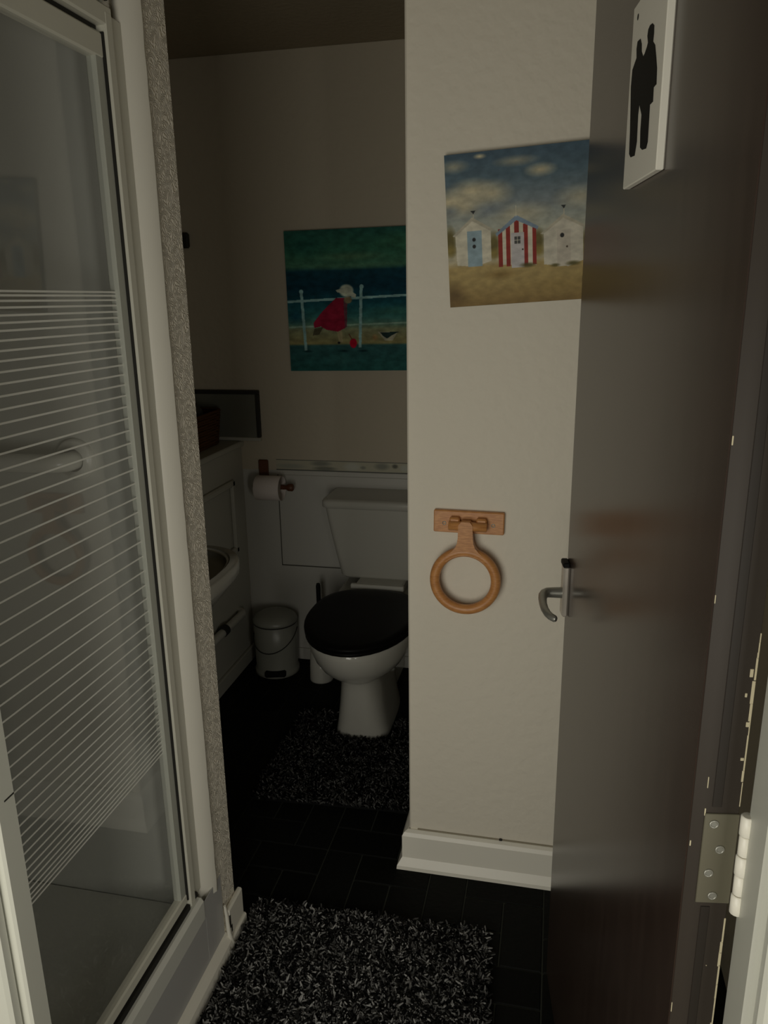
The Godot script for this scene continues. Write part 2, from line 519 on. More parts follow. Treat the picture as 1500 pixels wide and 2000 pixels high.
func materials() -> void:
	var fine := noise_tex(3, 0.03, 3, FastNoiseLite.TYPE_SIMPLEX, 0.0, 512, 3.0)
	var swirl := swirl_tex()
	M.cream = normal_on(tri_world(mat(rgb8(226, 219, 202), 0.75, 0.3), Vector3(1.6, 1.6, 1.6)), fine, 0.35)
	M.back_wall = normal_on(tri_world(mat(rgb8(194, 184, 164), 0.8, 0.25), Vector3(1.6, 1.6, 1.6)), fine, 0.3)  # same cream darkened, so the dimness of the far room is in the colour
	M.swirl = normal_on(tri_world(mat(rgb8(238, 231, 214), 0.7, 0.3), Vector3(4, 4, 4)), swirl, 0.6)
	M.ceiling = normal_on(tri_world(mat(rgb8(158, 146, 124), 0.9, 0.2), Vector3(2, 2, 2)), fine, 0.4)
	M.white_paint = mat(rgb8(234, 230, 216), 0.4)
	M.jamb = mat(rgb8(194, 194, 182), 0.4)
	M.dado = mat(rgb8(196, 194, 186), 0.5)
	M.ledge = mat(rgb8(184, 182, 170), 0.5)
	M.hall = mat(rgb8(146, 144, 138), 0.85, 0.2)
	M.hall_floor = mat(rgb8(96, 88, 76), 0.95, 0.1)
	M.grey_panel = mat(rgb8(184, 183, 180), 0.4)
	M.acrylic = mat(rgb8(222, 222, 212), 0.25)
	M.shower_wall = mat(rgb8(208, 209, 200), 0.3)
	M.frame_white = mat(rgb8(222, 220, 204), 0.3)
	M.frame_grey = mat(rgb8(190, 192, 180), 0.3)
	M.ceramic = mat(rgb8(192, 190, 180), 0.14)
	M.bin_white = mat(rgb8(148, 148, 138), 0.35)
	M.black_gloss = mat(rgb8(15, 14, 13), 0.45, 0.22)
	M.black = mat(rgb8(14, 14, 13), 0.6, 0.3)
	M.seal = mat(rgb8(34, 33, 28), 0.7)
	M.chrome = mat(rgb8(196, 188, 176), 0.25, 0.6, 0.35)
	M.satin = mat(rgb8(150, 149, 140), 0.34, 0.6, 0.55)
	M.brass_plate = mat(rgb8(104, 100, 84), 0.45, 0.5, 0.4)
	var door_tex := ramp_tex(21, 0.02, 4, rgb8(50, 39, 33), rgb8(62, 50, 43))
	M.door = mat(Color.WHITE, 0.24, 0.5)
	M.door.albedo_texture = door_tex
	tri_world(M.door, Vector3(6, 0.7, 6))
	M.door_edge = mat(rgb8(50, 44, 38), 0.5, 0.35)
	M.bare_wood = mat(rgb8(190, 180, 150), 0.8)
	var wood_tex := ramp_tex(31, 0.03, 4, rgb8(178, 118, 64), rgb8(214, 154, 92))
	M.wood = mat(Color.WHITE, 0.42, 0.5)
	M.wood.albedo_texture = wood_tex
	tri_world(M.wood, Vector3(5, 24, 5))
	M.dark_wood = mat(rgb8(96, 56, 30), 0.5)
	M.floor_tile = normal_on(tri_world(mat(rgb8(24, 25, 23), 0.6, 0.2), Vector3(3, 3, 3)), fine, 0.4)
	M.grout = mat(rgb8(54, 56, 50), 0.9, 0.2)
	var g := mat(Color(0.9, 0.93, 0.9, 0.05), 0.03, 0.5)
	g.transparency = BaseMaterial3D.TRANSPARENCY_ALPHA
	M.glass = g
	M.stripe = mat(rgb8(244, 244, 234), 0.7)
	M.wicker = mat(rgb8(92, 62, 34), 0.8, 0.2)
	M.mirror_frame = mat(rgb8(40, 38, 30), 0.6)
	M.mirror = mat(rgb8(150, 152, 140), 0.35, 0.5, 0.6)
	M.paper = mat(rgb8(226, 216, 210), 0.95, 0.1)
	M.pipe = mat(rgb8(204, 202, 192), 0.35)

func shell() -> void:
	var f := struct_box("floor", "black tiled bathroom floor", "floor", Vector3(-1.6, -0.1, -2.95), Vector3(0.6, -0.0025, -0.62), M.grout)
	M.floor_node = f
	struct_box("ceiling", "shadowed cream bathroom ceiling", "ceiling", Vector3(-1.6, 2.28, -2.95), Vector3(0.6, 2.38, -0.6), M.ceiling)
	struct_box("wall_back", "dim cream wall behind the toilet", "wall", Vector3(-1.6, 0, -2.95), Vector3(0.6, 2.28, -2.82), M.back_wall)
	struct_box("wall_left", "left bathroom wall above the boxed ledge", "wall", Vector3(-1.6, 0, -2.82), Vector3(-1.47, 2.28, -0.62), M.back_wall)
	struct_box("wall_right", "right bathroom wall behind the open door", "wall", Vector3(0.42, 0, -1.71), Vector3(0.6, 2.28, -0.63), M.cream)
	struct_box("wall_pillar", "cream wall with the towel ring and beach hut picture", "wall", Vector3(-0.322, 0, -2.82), Vector3(0.6, 2.28, -1.705), M.cream, 0.004)
	# skirting of the pillar wall: board, top bead and a splayed floor moulding
	var sk := thing("baseboard_right", "cream skirting board with floor moulding below the towel ring wall", "skirting", Vector3(-0.1, 0, -1.69), "", "structure")
	var st := surf()
	var prof := [Vector2(0, 0.0), Vector2(0.03, 0.0), Vector2(0.029, 0.01), Vector2(0.017, 0.03), Vector2(0.017, 0.094), Vector2(0.012, 0.103), Vector2(0.004, 0.108), Vector2(0, 0.108)]
	# mitred round the pillar's corner
	var rings := []
	var left := PackedVector3Array()
	var corner := PackedVector3Array()
	var right := PackedVector3Array()
	for p in prof:
		left.append(Vector3(-0.322 - p.x, p.y, -2.8))
		corner.append(Vector3(-0.322 - p.x, p.y, -1.705 + p.x))
		right.append(Vector3(0.42, p.y, -1.705 + p.x))
	rings = [left, corner, right]
	for i in 2:
		for j in prof.size() - 1:
			var o := Vector3(-1, 0.3, 0) if i == 0 else Vector3(0, 0.3, 1)
			quad(st, rings[i][j], rings[i][j + 1], rings[i + 1][j + 1], rings[i + 1][j], o)
	obj("board", st, M.white_paint, sk)
	st = surf()
	cbox(st, Vector3(-0.3, 0.1075, -1.705), Vector3(0.42, 0.1115, -1.7025), 0.0005)
	obj("caulk_line", st, mat(rgb8(150, 142, 122), 0.9), sk)
	st = surf()
	cbox(st, Vector3(-0.088, 0.1085, -1.704), Vector3(-0.080, 0.114, -1.6985), 0.0015)
	obj("nail_head", st, M.seal, sk)

func hall_and_frame() -> void:
	var z0 := -0.63
	struct_box("wall_front_left", "hall wall to the left of the doorway", "wall", Vector3(-1.6, 0, -0.70), Vector3(-0.72, 2.28, -0.62), M.hall)
	struct_box("wall_front_right", "hall wall to the right of the doorway", "wall", Vector3(0.30, 0, -0.67), Vector3(1.2, 2.28, -0.63), M.hall)
	struct_box("wall_front_top", "hall wall over the doorway", "wall", Vector3(-0.72, 2.06, -0.67), Vector3(0.30, 2.28, -0.63), M.hall)
	# door frame: linings, architraves
	var tl := thing("trim_1", "white painted door frame post at the left edge, with a short dark crack", "door frame", Vector3(-0.66, 0, -0.66), "", "structure")
	box_obj("lining", Vector3(-0.72, 0, -0.678), Vector3(-0.6015, 2.06, -0.644), M.jamb, tl, 0.003)
	box_obj("architrave", Vector3(-0.74, 0, -0.644), Vector3(-0.612, 2.08, -0.625), M.jamb, tl, 0.004)
	var st := surf()
	xf = Transform3D(Basis(Vector3(1, 0, 0), -3.1172), Vector3(-0.6014, 0.8960, -0.6665))
	cbox(st, Vector3(-0.0005, -0.0011, -0.0085), Vector3(0.0005, 0.0011, 0.0085), 0.0003)
	xf = Transform3D()
	obj("crack", st, M.seal, tl)
	var tr := thing("trim_2", "white painted door frame post at the right edge beside the hinge", "door frame", Vector3(0.25, 0, -0.65), "", "structure")
	box_obj("lining", Vector3(0.1968, 0, -0.682), Vector3(0.3, 2.06, -0.623), M.jamb, tr, 0.003)
	box_obj("architrave", Vector3(0.2045, 0, -0.623), Vector3(0.33, 2.08, -0.605), M.jamb, tr, 0.004)
	var th := thing("trim_3", "door frame head above the doorway", "door frame", Vector3(-0.2, 2.03, -0.66), "", "structure")
	box_obj("lining", Vector3(-0.6015, 2.02, -0.68), Vector3(0.1968, 2.06, -0.625), M.jamb, th, 0.003)
	# the hall behind the camera
	struct_box("floor_hall", "brown hall floor outside the bathroom", "floor", Vector3(-1.6, -0.1, -0.62), Vector3(1.2, -0.003, 0.6), M.hall_floor)
	struct_box("ceiling_hall", "hall ceiling outside the bathroom", "ceiling", Vector3(-1.6, 2.28, -0.6), Vector3(1.2, 2.38, 0.6), M.hall)
	struct_box("wall_hall_left", "end wall of the hall on the left", "wall", Vector3(-1.7, 0, -0.62), Vector3(-1.6, 2.28, 0.6), M.hall)
	struct_box("wall_hall_right", "end wall of the hall on the right", "wall", Vector3(1.2, 0, -0.67), Vector3(1.3, 2.28, 0.6), M.hall)
	# hall wall with openings for the window and the added fill window
	for k in [["wall_window_low", "hall wall below the window and the added fill window", -1.6, 0.0, 1.2, 0.4], ["wall_window_high", "hall wall above the window and the added fill window", -1.6, 1.56, 1.2, 2.28], ["wall_window_left", "hall wall left of the broad window", -1.6, 0.4, -0.91, 1.56], ["wall_window_middle", "hall wall between the window and the added fill window", 0.01, 0.4, 0.58, 1.56], ["wall_window_right", "hall wall right of the small added window", 1.02, 0.4, 1.2, 1.56], ["wall_window_over", "hall wall over the small added window", 0.58, 1.24, 1.02, 1.56]]:
		struct_box(k[0], k[1], "wall", Vector3(k[2], k[3], 0.45), Vector3(k[4], k[5], 0.6), M.hall)
	var pane := mat(Color(1, 1, 1), 0.5)
	pane.emission_enabled = true
	pane.emission = Color(1.0, 0.985, 0.94)
	pane.emission_energy_multiplier = 0.12
	for k in [["window_1", "broad bright hall window behind the camera", -0.91, 0.4, 0.01, 1.56], ["window_2", "small bright hall window added as unseen side fill", 0.58, 0.4, 1.02, 1.24]]:  # the small second window is added to brighten the shower stub wall
		var w := thing(k[0], k[1], "window", Vector3((k[2] + k[4]) * 0.5, k[3], 0.5), "", "structure")
		var x0: float = k[2]
		var y0: float = k[3]
		var x1: float = k[4]
		var y1: float = k[5]
		box_obj("pane", Vector3(x0 + 0.02, y0 + 0.02, 0.46), Vector3(x1 - 0.02, y1 - 0.02, 0.466), pane, w, 0.001)
		for b in [[x0, y0, x1, y0 + 0.02], [x0, y1 - 0.02, x1, y1], [x0, y0 + 0.02, x0 + 0.02, y1 - 0.02], [x1 - 0.02, y0 + 0.02, x1, y1 - 0.02]]:
			box_obj("frame_bar", Vector3(b[0], b[1], 0.45), Vector3(b[2], b[3], 0.49), M.white_paint, w)

func door_leaf() -> void:
	# local axes of the leaf: s from the hinge towards the free edge, outward n (the face we see)
	var hn := Vector3(0.144, 0, -0.675)
	var s := Vector3(-0.14, 0, -0.99).normalized()
	var n := Vector3(-0.99, 0, 0.14).normalized()
	var t := Transform3D(Basis(s, Vector3.UP, n), hn)   # (s, y, n)
	var W := 0.7505
	var dr := thing("door_1", "dark brown glossy door standing open into the bathroom", "door", hn, "", "structure")
	xf = t
	var st := surf()
	cbox(st, Vector3(0.0, 0.006, -0.044), Vector3(W, 1.985, 0.0), 0.0016)
	var leaf := obj("leaf", st, M.door, dr)
	# the hinge edge, painted a little greyer, with a grooved seal strip
	st = surf()
	cbox(st, Vector3(-0.0012, 0.008, -0.0435), Vector3(0.0002, 1.983, -0.0005), 0.0003)
	var edge := obj("hinge_edge", st, M.door_edge, dr)
	st = surf()
	cbox(st, Vector3(-0.0022, 0.01, -0.027), Vector3(0.0, 0.872, -0.0185), 0.0004)
	cbox(st, Vector3(-0.0022, 0.985, -0.027), Vector3(0.0, 1.98, -0.0185), 0.0004)
	obj("seal_strip", st, mat(rgb8(40, 35, 30), 0.5, 0.35), dr)
	# wear: paint rubbed off along the outer arris and a few chips
	var rng := RandomNumberGenerator.new()
	rng.seed = 77
	st = surf()
	var y := 0.02
	while y < 1.16:
		var h := rng.randf_range(0.006, 0.03)
		if y + h > 0.865 and y < 0.985:
			y = 0.986
			continue
		var w := rng.randf_range(0.0008, 0.0018)
		if rng.randf() < 0.18:
			w *= 2.2
		cbox(st, Vector3(-0.0017, y, -0.0439), Vector3(-0.0005, y + h, -0.0439 + w), 0.0002)
		y += h * rng.randf_range(0.9, 1.03)
	obj("worn_arris", st, M.bare_wood, dr)
	st = surf()
	for c in [[0.941, -0.0015, 0.0012, 0.006], [0.74, -0.0006, 0.0008, 0.012], [0.69, -0.0006, 0.0007, 0.01], [0.60, -0.0006, 0.0008, 0.02], [1.33, -0.0008, 0.0012, 0.008], [1.19, -0.0006, 0.0008, 0.008], [1.03, -0.021, 0.002, 0.012], [1.0, -0.019, 0.0012, 0.016], [1.035, -0.039, 0.003, 0.003], [1.10, -0.036, 0.002, 0.004], [1.12, -0.038, 0.003, 0.008], [1.07, -0.04, 0.003, 0.005], [0.80, -0.03, 0.001, 0.001], [0.615, -0.034, 0.003, 0.014], [0.975, -0.012, 0.0012, 0.008], [1.005, -0.012, 0.0008, 0.012]]:
		cbox(st, Vector3(-0.0019, c[0], c[1] - c[2]), Vector3(-0.0009, c[0] + c[3], c[1]), 0.0003)
	obj("paint_chip", st, M.bare_wood, dr)
	# hinge: leaf plate let into the edge, four screws, painted knuckles
	st = surf()
	cbox(st, Vector3(-0.0028, 0.877, -0.0445), Vector3(0.0, 0.978, -0.0125), 0.0006)
	var hg := obj("hinge", st, M.brass_plate, dr)
	for c in [[0.967, -0.0215], [0.939, -0.0295], [0.912, -0.0215], [0.886, -0.0275]]:
		var sc := surf(true)
		var ring := []
		for k in 16:
			var a := TAU * k / 16
			ring.append(Vector3(-0.0031, c[0] + cos(a) * 0.0036, c[1] + sin(a) * 0.0036))
		tube(sc, ring, 0.001, 6, false, true)
		sc.set_smooth_group(-1)
		cbox(sc, Vector3(-0.0034, c[0] - 0.003, c[1] - 0.003), Vector3(-0.0026, c[0] + 0.003, c[1] + 0.003), 0.0003)
		obj("screw", sc, M.satin, hg)
	for k in 5:
		var kn := surf(true)
		var y0 := 0.868 + k * 0.0222
		var r := 0.0062 + (0.0004 if k % 2 == 0 else -0.0004)
		tube(kn, [Vector3(-0.004, y0, -0.0515), Vector3(-0.004, y0 + 0.001, -0.0515), Vector3(-0.004, y0 + 0.0205, -0.0515), Vector3(-0.004, y0 + 0.0215, -0.0515)], [r * 0.8, r, r, r * 0.8], 14)
		obj("knuckle", kn, M.white_paint, hg)
	# lever handle on a slim plate at the free edge
	st = surf()
	cbox(st, Vector3(0.7185, 0.868, 0.0), Vector3(0.749, 0.968, 0.011), 0.003)
	var hd := obj("handle", st, M.chrome, dr)
	st = surf()
	cbox(st, Vector3(0.7178, 0.966, -0.0), Vector3(0.7495, 0.976, 0.0125), 0.002)
	obj("end_cap", st, M.black, hd)
	st = surf(true)
	var path := [[0.734, 0.912, 0.010], [0.734, 0.912, 0.013], [0.734, 0.912, 0.030], [0.733, 0.912, 0.038], [0.728, 0.912, 0.0435], [0.718, 0.912, 0.0475], [0.70, 0.9115, 0.0505], [0.68, 0.911, 0.052], [0.655, 0.9105, 0.052], [0.636, 0.910, 0.0495], [0.624, 0.9095, 0.0455], [0.616, 0.909, 0.040], [0.614, 0.909, 0.0375]]
	var lp := []
	for q in path:
		lp.append(Vector3(q[0], q[1], q[2]))
	tube(st, lp, [0.0105, 0.0105, 0.0098, 0.0095, 0.009, 0.0085, 0.0078, 0.0072, 0.007, 0.0068, 0.0066, 0.0062, 0.0045], 16)
	obj("lever", st, M.satin, hd)
	xf = Transform3D()
	# washroom sign: thick white plaque with two black figures
	var sg := thing("door_sign", "white washroom plaque with black man and woman silhouettes, fixed high on the brown door", "sign", t * Vector3(0.35, 1.58, 0.0))
	xf = t
	st = surf()
	cbox(st, Vector3(0.272, 1.581, 0.0), Vector3(0.4305, 1.7845, 0.009), 0.0012)
	obj("plaque", st, M.white_paint, sg)
	var pts := [0.3846, 1.7389, 0.3773, 1.7317, 0.3747, 1.7231, 0.3646, 1.7148, 0.3575, 1.7162, 0.349, 1.7205, 0.3452, 1.7238, 0.35, 1.7317, 0.3479, 1.7376, 0.3405, 1.7397, 0.3309, 1.7386, 0.3228, 1.7343, 0.3213, 1.7265, 0.3225, 1.7184, 0.3126, 1.7124, 0.304, 1.6985, 0.2972, 1.6861, 0.2945, 1.6696, 0.3055, 1.6691, 0.3044, 1.6548, 0.3172, 1.6544, 0.3163, 1.6387, 0.3153, 1.6162, 0.3208, 1.6104, 0.3387, 1.6121, 0.3492, 1.6164, 0.3532, 1.6346, 0.3532, 1.6519, 0.368, 1.6666, 0.3715, 1.6558, 0.3689, 1.6258, 0.3756, 1.612, 0.3956, 1.6134, 0.4046, 1.6186, 0.408, 1.6451, 0.4132, 1.6717, 0.4188, 1.696, 0.4165, 1.7145, 0.3981, 1.7226, 0.4012, 1.7327, 0.398, 1.7399]
	var poly := PackedVector2Array()
	for i in range(0, pts.size(), 2):
		poly.append(Vector2(pts[i], pts[i + 1]))
	st = surf()
	prism(st, poly, 0.0088, 0.0096)
	obj("figures", st, M.black, sg)
	st = surf()
	lathe_n(st, 0.406, 1.768, 0.0092, 0.0035)
	obj("screw_hole", st, M.black, sg)
	xf = Transform3D()

func lathe_n(st: SurfaceTool, x: float, y: float, z: float, r: float) -> void:
	var ring := PackedVector3Array()
	for k in 14:
		ring.append(Vector3(x + cos(TAU * k / 14) * r, y + sin(TAU * k / 14) * r, z))
	var base := PackedVector3Array()
	for p in ring:
		base.append(p - Vector3(0, 0, 0.001))
	loft(st, [base, ring], false, true)

func shower() -> void:
	# stub wall between the shower and the wash basin
	var ws := surf()
	xf = Transform3D(Basis(Vector3(1, 0, 0), Vector3(0, 0, -1), Vector3(0, 1, 0)), Vector3.ZERO)
	prism(ws, PackedVector2Array([Vector2(-1.469, 1.412), Vector2(-0.694, 1.412), Vector2(-0.69, 1.408), Vector2(-0.69, 1.316), Vector2(-0.716, 1.300), Vector2(-0.737, 1.279), Vector2(-0.737, 1.263), Vector2(-1.469, 1.263)]), 0.0, 2.28)
	xf = Transform3D()
	tag(obj("wall_shower", ws, M.swirl), "textured cream end wall between the shower and the wash basin", "wall", "", "structure")
	var tb := thing("trim_4", "rough painted plaster strip beside the shower door frame", "trim", Vector3(-0.69, 0.2, -1.29), "", "structure")
	var rng := RandomNumberGenerator.new()
	rng.seed = 12
	var st := surf(true)
	var rings := []
	for i in 60:
		var y := 0.188 + i * (2.092 / 59.0)
		var e := rng.randf_range(-0.0012, 0.0012)
		var z0 := -1.2785 + rng.randf_range(-0.0008, 0.0008)
		var z1 := -1.316 + e
		rings.append(PackedVector3Array([Vector3(-0.715, y, z0 + 0.004), Vector3(-0.7035, y, z0), Vector3(-0.692, y, (z0 + z1) * 0.5), Vector3(-0.684, y, z1 + 0.004), Vector3(-0.684, y, z1), Vector3(-0.70, y, z1 - 0.002)]))
	loft(st, rings, false, false)
	obj("strip", st, M.white_paint, tb)
	# skirting block at the end of the stub wall, with old sealant at its near end
	var sk := thing("baseboard_left", "short painted skirting block at the foot of the shower end wall", "skirting", Vector3(-0.68, 0, -1.38), "", "structure")
	box_obj("board", Vector3(-0.6895, 0.03, -1.425), Vector3(-0.676, 0.105, -1.345), M.white_paint, sk, 0.004)
	box_obj("floor_bead", Vector3(-0.6895, 0.0, -1.43), Vector3(-0.671, 0.03, -1.345), M.white_paint, sk, 0.004)
	st = surf(true)
	tube(st, [Vector3(-0.682, 0.125, -1.338), Vector3(-0.68, 0.095, -1.34), Vector3(-0.678, 0.05, -1.341), Vector3(-0.674, 0.018, -1.345), Vector3(-0.672, 0.008, -1.356)], [0.003, 0.004, 0.005, 0.006, 0.004], 10)
	obj("sealant", st, M.white_paint, sk)
	st = surf()
	cbox(st, Vector3(-0.678, 0.055, -1.352), Vector3(-0.6755, 0.09, -1.347), 0.0006)
	cbox(st, Vector3(-0.678, 0.04, -1.358), Vector3(-0.6757, 0.06, -1.351), 0.0006)
	obj("chipped_gap", st, M.seal, sk)
	# the enclosure's inside walls
	struct_box("wall_shower_back", "white panelled wall at the back of the shower", "wall", Vector3(-1.469, 0.15, -1.262), Vector3(-1.45, 2.28, -0.70), M.shower_wall)
	struct_box("wall_shower_end", "white shower wall panel that carries the grab rail", "wall", Vector3(-1.45, 0.15, -1.262), Vector3(-0.722, 2.28, -1.255), M.shower_wall)
	# tray with rim and plinth
	var tr := thing("shower_tray", "white raised shower tray with a grey plinth panel along the floor", "shower tray", Vector3(-1.05, 0, -0.98))
	st = surf()
	cbox(st, Vector3(-1.449, 0.1, -1.254), Vector3(-0.739, 0.195, -0.701), 0.004)
	obj("tray_floor", st, M.acrylic, tr)
	st = surf()
	cbox(st, Vector3(-0.738, 0.16, -1.2605), Vector3(-0.686, 0.221, -0.70), 0.008)
	obj("sill", st, M.acrylic, tr)
	box_obj("plinth_panel", Vector3(-0.72, 0.03, -1.26), Vector3(-0.6885, 0.205, -0.69), M.grey_panel, tr, 0.001)
	box_obj("plinth_end", Vector3(-0.6898, 0.03, -1.342), Vector3(-0.6885, 0.205, -1.26), M.grey_panel, tr, 0.0004)
	st = surf()
	prism_x(st, [Vector2(-0.6895, 0.0), Vector2(-0.668, 0.0), Vector2(-0.668, 0.012), Vector2(-0.672, 0.03), Vector2(-0.682, 0.042), Vector2(-0.6895, 0.045)], -1.345, -0.69)
	obj("floor_moulding", st, M.white_paint, tr)
	# framed glass door
	var d := thing("shower_door", "white framed glass shower door with frosted horizontal stripes", "shower door", Vector3(-0.71, 0.22, -0.98))
	box_obj("wall_post", Vector3(-0.735, 0.222, -1.2785), Vector3(-0.7035, 1.885, -1.243), M.frame_white, d, 0.003)
	box_obj("front_post", Vector3(-0.73, 0.222, -1.2425), Vector3(-0.6975, 1.885, -1.2195), M.frame_white, d, 0.0035)
	box_obj("stile", Vector3(-0.722, 0.245, -1.2165), Vector3(-0.7045, 1.853, -1.193), M.frame_grey, d, 0.002)
	box_obj("gasket", Vector3(-0.72, 0.245, -1.2185), Vector3(-0.7005, 1.853, -1.2155), M.seal, d, 0.0003)
	box_obj("head_gap_shade", Vector3(-0.724, 1.8525, -1.2165), Vector3(-0.712, 1.8625, -0.69), M.seal, d, 0.0005)  # dark strip fills the slit between the rails, painting in its shade
	box_obj("head_rail", Vector3(-0.735, 1.863, -1.243), Vector3(-0.698, 1.893, -0.69), M.frame_white, d, 0.003)
	box_obj("top_rail", Vector3(-0.724, 1.815, -1.2165), Vector3(-0.703, 1.852, -0.69), M.frame_white, d, 0.003)
	box_obj("bottom_rail", Vector3(-0.722, 0.238, -1.2165), Vector3(-0.7025, 0.262, -0.69), M.frame_white, d, 0.003)
	box_obj("bottom_track", Vector3(-0.732, 0.222, -1.2175), Vector3(-0.698, 0.234, -0.69), M.seal, d, 0.001)
	box_obj("corner_block", Vector3(-0.712, 0.226, -1.252), Vector3(-0.697, 0.238, -1.2405), M.seal, d, 0.002)
	box_obj("hook", Vector3(-0.705, 1.9, -1.236), Vector3(-0.697, 1.935, -1.23), M.seal, d, 0.002)
	var pane := surf()
	quad(pane, Vector3(-0.712, 0.255, -1.2), Vector3(-0.712, 1.82, -1.2), Vector3(-0.712, 1.82, -0.695), Vector3(-0.712, 0.255, -0.695), Vector3(1, 0, 0))
	var gp := obj("glass_pane", pane, M.glass, d)
	var ys := [1.468, 1.4625, 1.4555, 1.447, 1.437, 1.4275, 1.4175, 1.405, 1.392, 1.379, 1.365, 1.35, 1.334, 1.317, 1.299, 1.28, 1.26, 1.239, 1.217, 1.194, 1.17, 1.145, 1.119, 1.093, 1.066, 1.038, 1.01, 0.982, 0.955, 0.929, 0.904, 0.88, 0.857, 0.835, 0.814, 0.794, 0.775, 0.757, 0.740, 0.724, 0.708, 0.693, 0.679, 0.666, 0.654, 0.643, 0.633, 0.624, 0.616, 0.608]
	var stripe: MeshInstance3D = null
	for y in ys:
		if stripe == null:
			var s := surf()
			cbox(s, Vector3(-0.7119, -0.0015, -1.2), Vector3(-0.7112, 0.0015, -0.695), 0.0002)
			stripe = obj("stripe", s, M.stripe, gp)
			stripe.position.y = y
		else:
			var c: MeshInstance3D = stripe.duplicate()
			c.name = "stripe"
			gp.add_child(c, true)
			c.position.y = y
	# grab rail inside
	var gr := thing("grab_rail", "white tubular grab rail with round flange inside the shower", "grab rail", Vector3(-0.865, 1.17, -1.255))
	st = surf(true)
	var fl := [PackedVector3Array(), PackedVector3Array(), PackedVector3Array(), PackedVector3Array(), PackedVector3Array()]
	for k in 32:
		var a := TAU * k / 32
		var dd := Vector3(cos(a), sin(a), 0)
		var c := Vector3(-0.862, 1.172, -1.255)
		fl[0].append(c + dd * 0.039)
		fl[1].append(c + dd * 0.039 + Vector3(0, 0, 0.008))
		fl[2].append(c + dd * 0.035 + Vector3(0, 0, 0.013))
		fl[3].append(c + dd * 0.0215 + Vector3(0, 0, 0.0145))
		fl[4].append(c + dd * 0.0195 + Vector3(0, 0, 0.01))
	loft(st, fl, false, false)
	obj("flange", st, M.acrylic, gr)
	st = surf(true)
	tube(st, [Vector3(-0.862, 1.172, -1.256), Vector3(-0.862, 1.172, -1.232), Vector3(-0.866, 1.172, -1.218), Vector3(-0.877, 1.172, -1.208), Vector3(-0.892, 1.172, -1.204), Vector3(-1.0, 1.172, -1.204), Vector3(-1.42, 1.172, -1.204)], 0.0175, 20)
	obj("tube", st, M.acrylic, gr)

func prism_x(st: SurfaceTool, prof: Array, z0: float, z1: float) -> void:
	prism(st, PackedVector2Array(prof), z0, z1)

func floor_tiles() -> void:
	# windmill pattern: in every three-by-three block four oblong tiles turn round a small square
	var a := 0.0966
	var o := Vector2(-0.1635, -1.6125)
	var rng := RandomNumberGenerator.new()
	rng.seed = 4
	var mats := []
	for k in 3:
		var m: StandardMaterial3D = M.floor_tile.duplicate()
		var v := 15 + k * 3
		m.albedo_color = rgb8(v, v + 1, v - 1)
		mats.append(m)
	var mesh_of := {}
	for sz in [Vector2(1, 1), Vector2(2, 1), Vector2(1, 2)]:
		var st := surf()
		cbox(st, Vector3(0, -0.012, 0), Vector3(a * sz.x - 0.0035, 0.0, a * sz.y - 0.0035), 0.0018)
		st.generate_normals()
		mesh_of[sz] = st.commit()
	for i in range(-5, 3):
		for j in range(-6, 4):
			var g := Vector2(3 * i, 3 * j)
			for t in [[Vector2(0, 0), Vector2(1, 1)], [Vector2(0, -1), Vector2(2, 1)], [Vector2(1, 0), Vector2(1, 2)], [Vector2(-1, 1), Vector2(2, 1)], [Vector2(-1, -1), Vector2(1, 2)]]:
				var p: Vector2 = o + (g + t[0]) * a
				var q: Vector2 = p + t[1] * a
				if q.x < -1.19 or p.x > 0.12 or q.y < -2.82 or p.y > -0.98:
					continue
				if p.x > -0.33 and q.y < -1.72:
					continue
				if q.x < -0.7 and p.y > -1.42:
					continue
				var mi := MeshInstance3D.new()
				mi.name = "tile"
				mi.mesh = mesh_of[t[1]]
				mi.material_override = mats[rng.randi() % 3]
				M.floor_node.add_child(mi, true)
				mi.position = Vector3(p.x + 0.00175, 0, p.y + 0.00175)

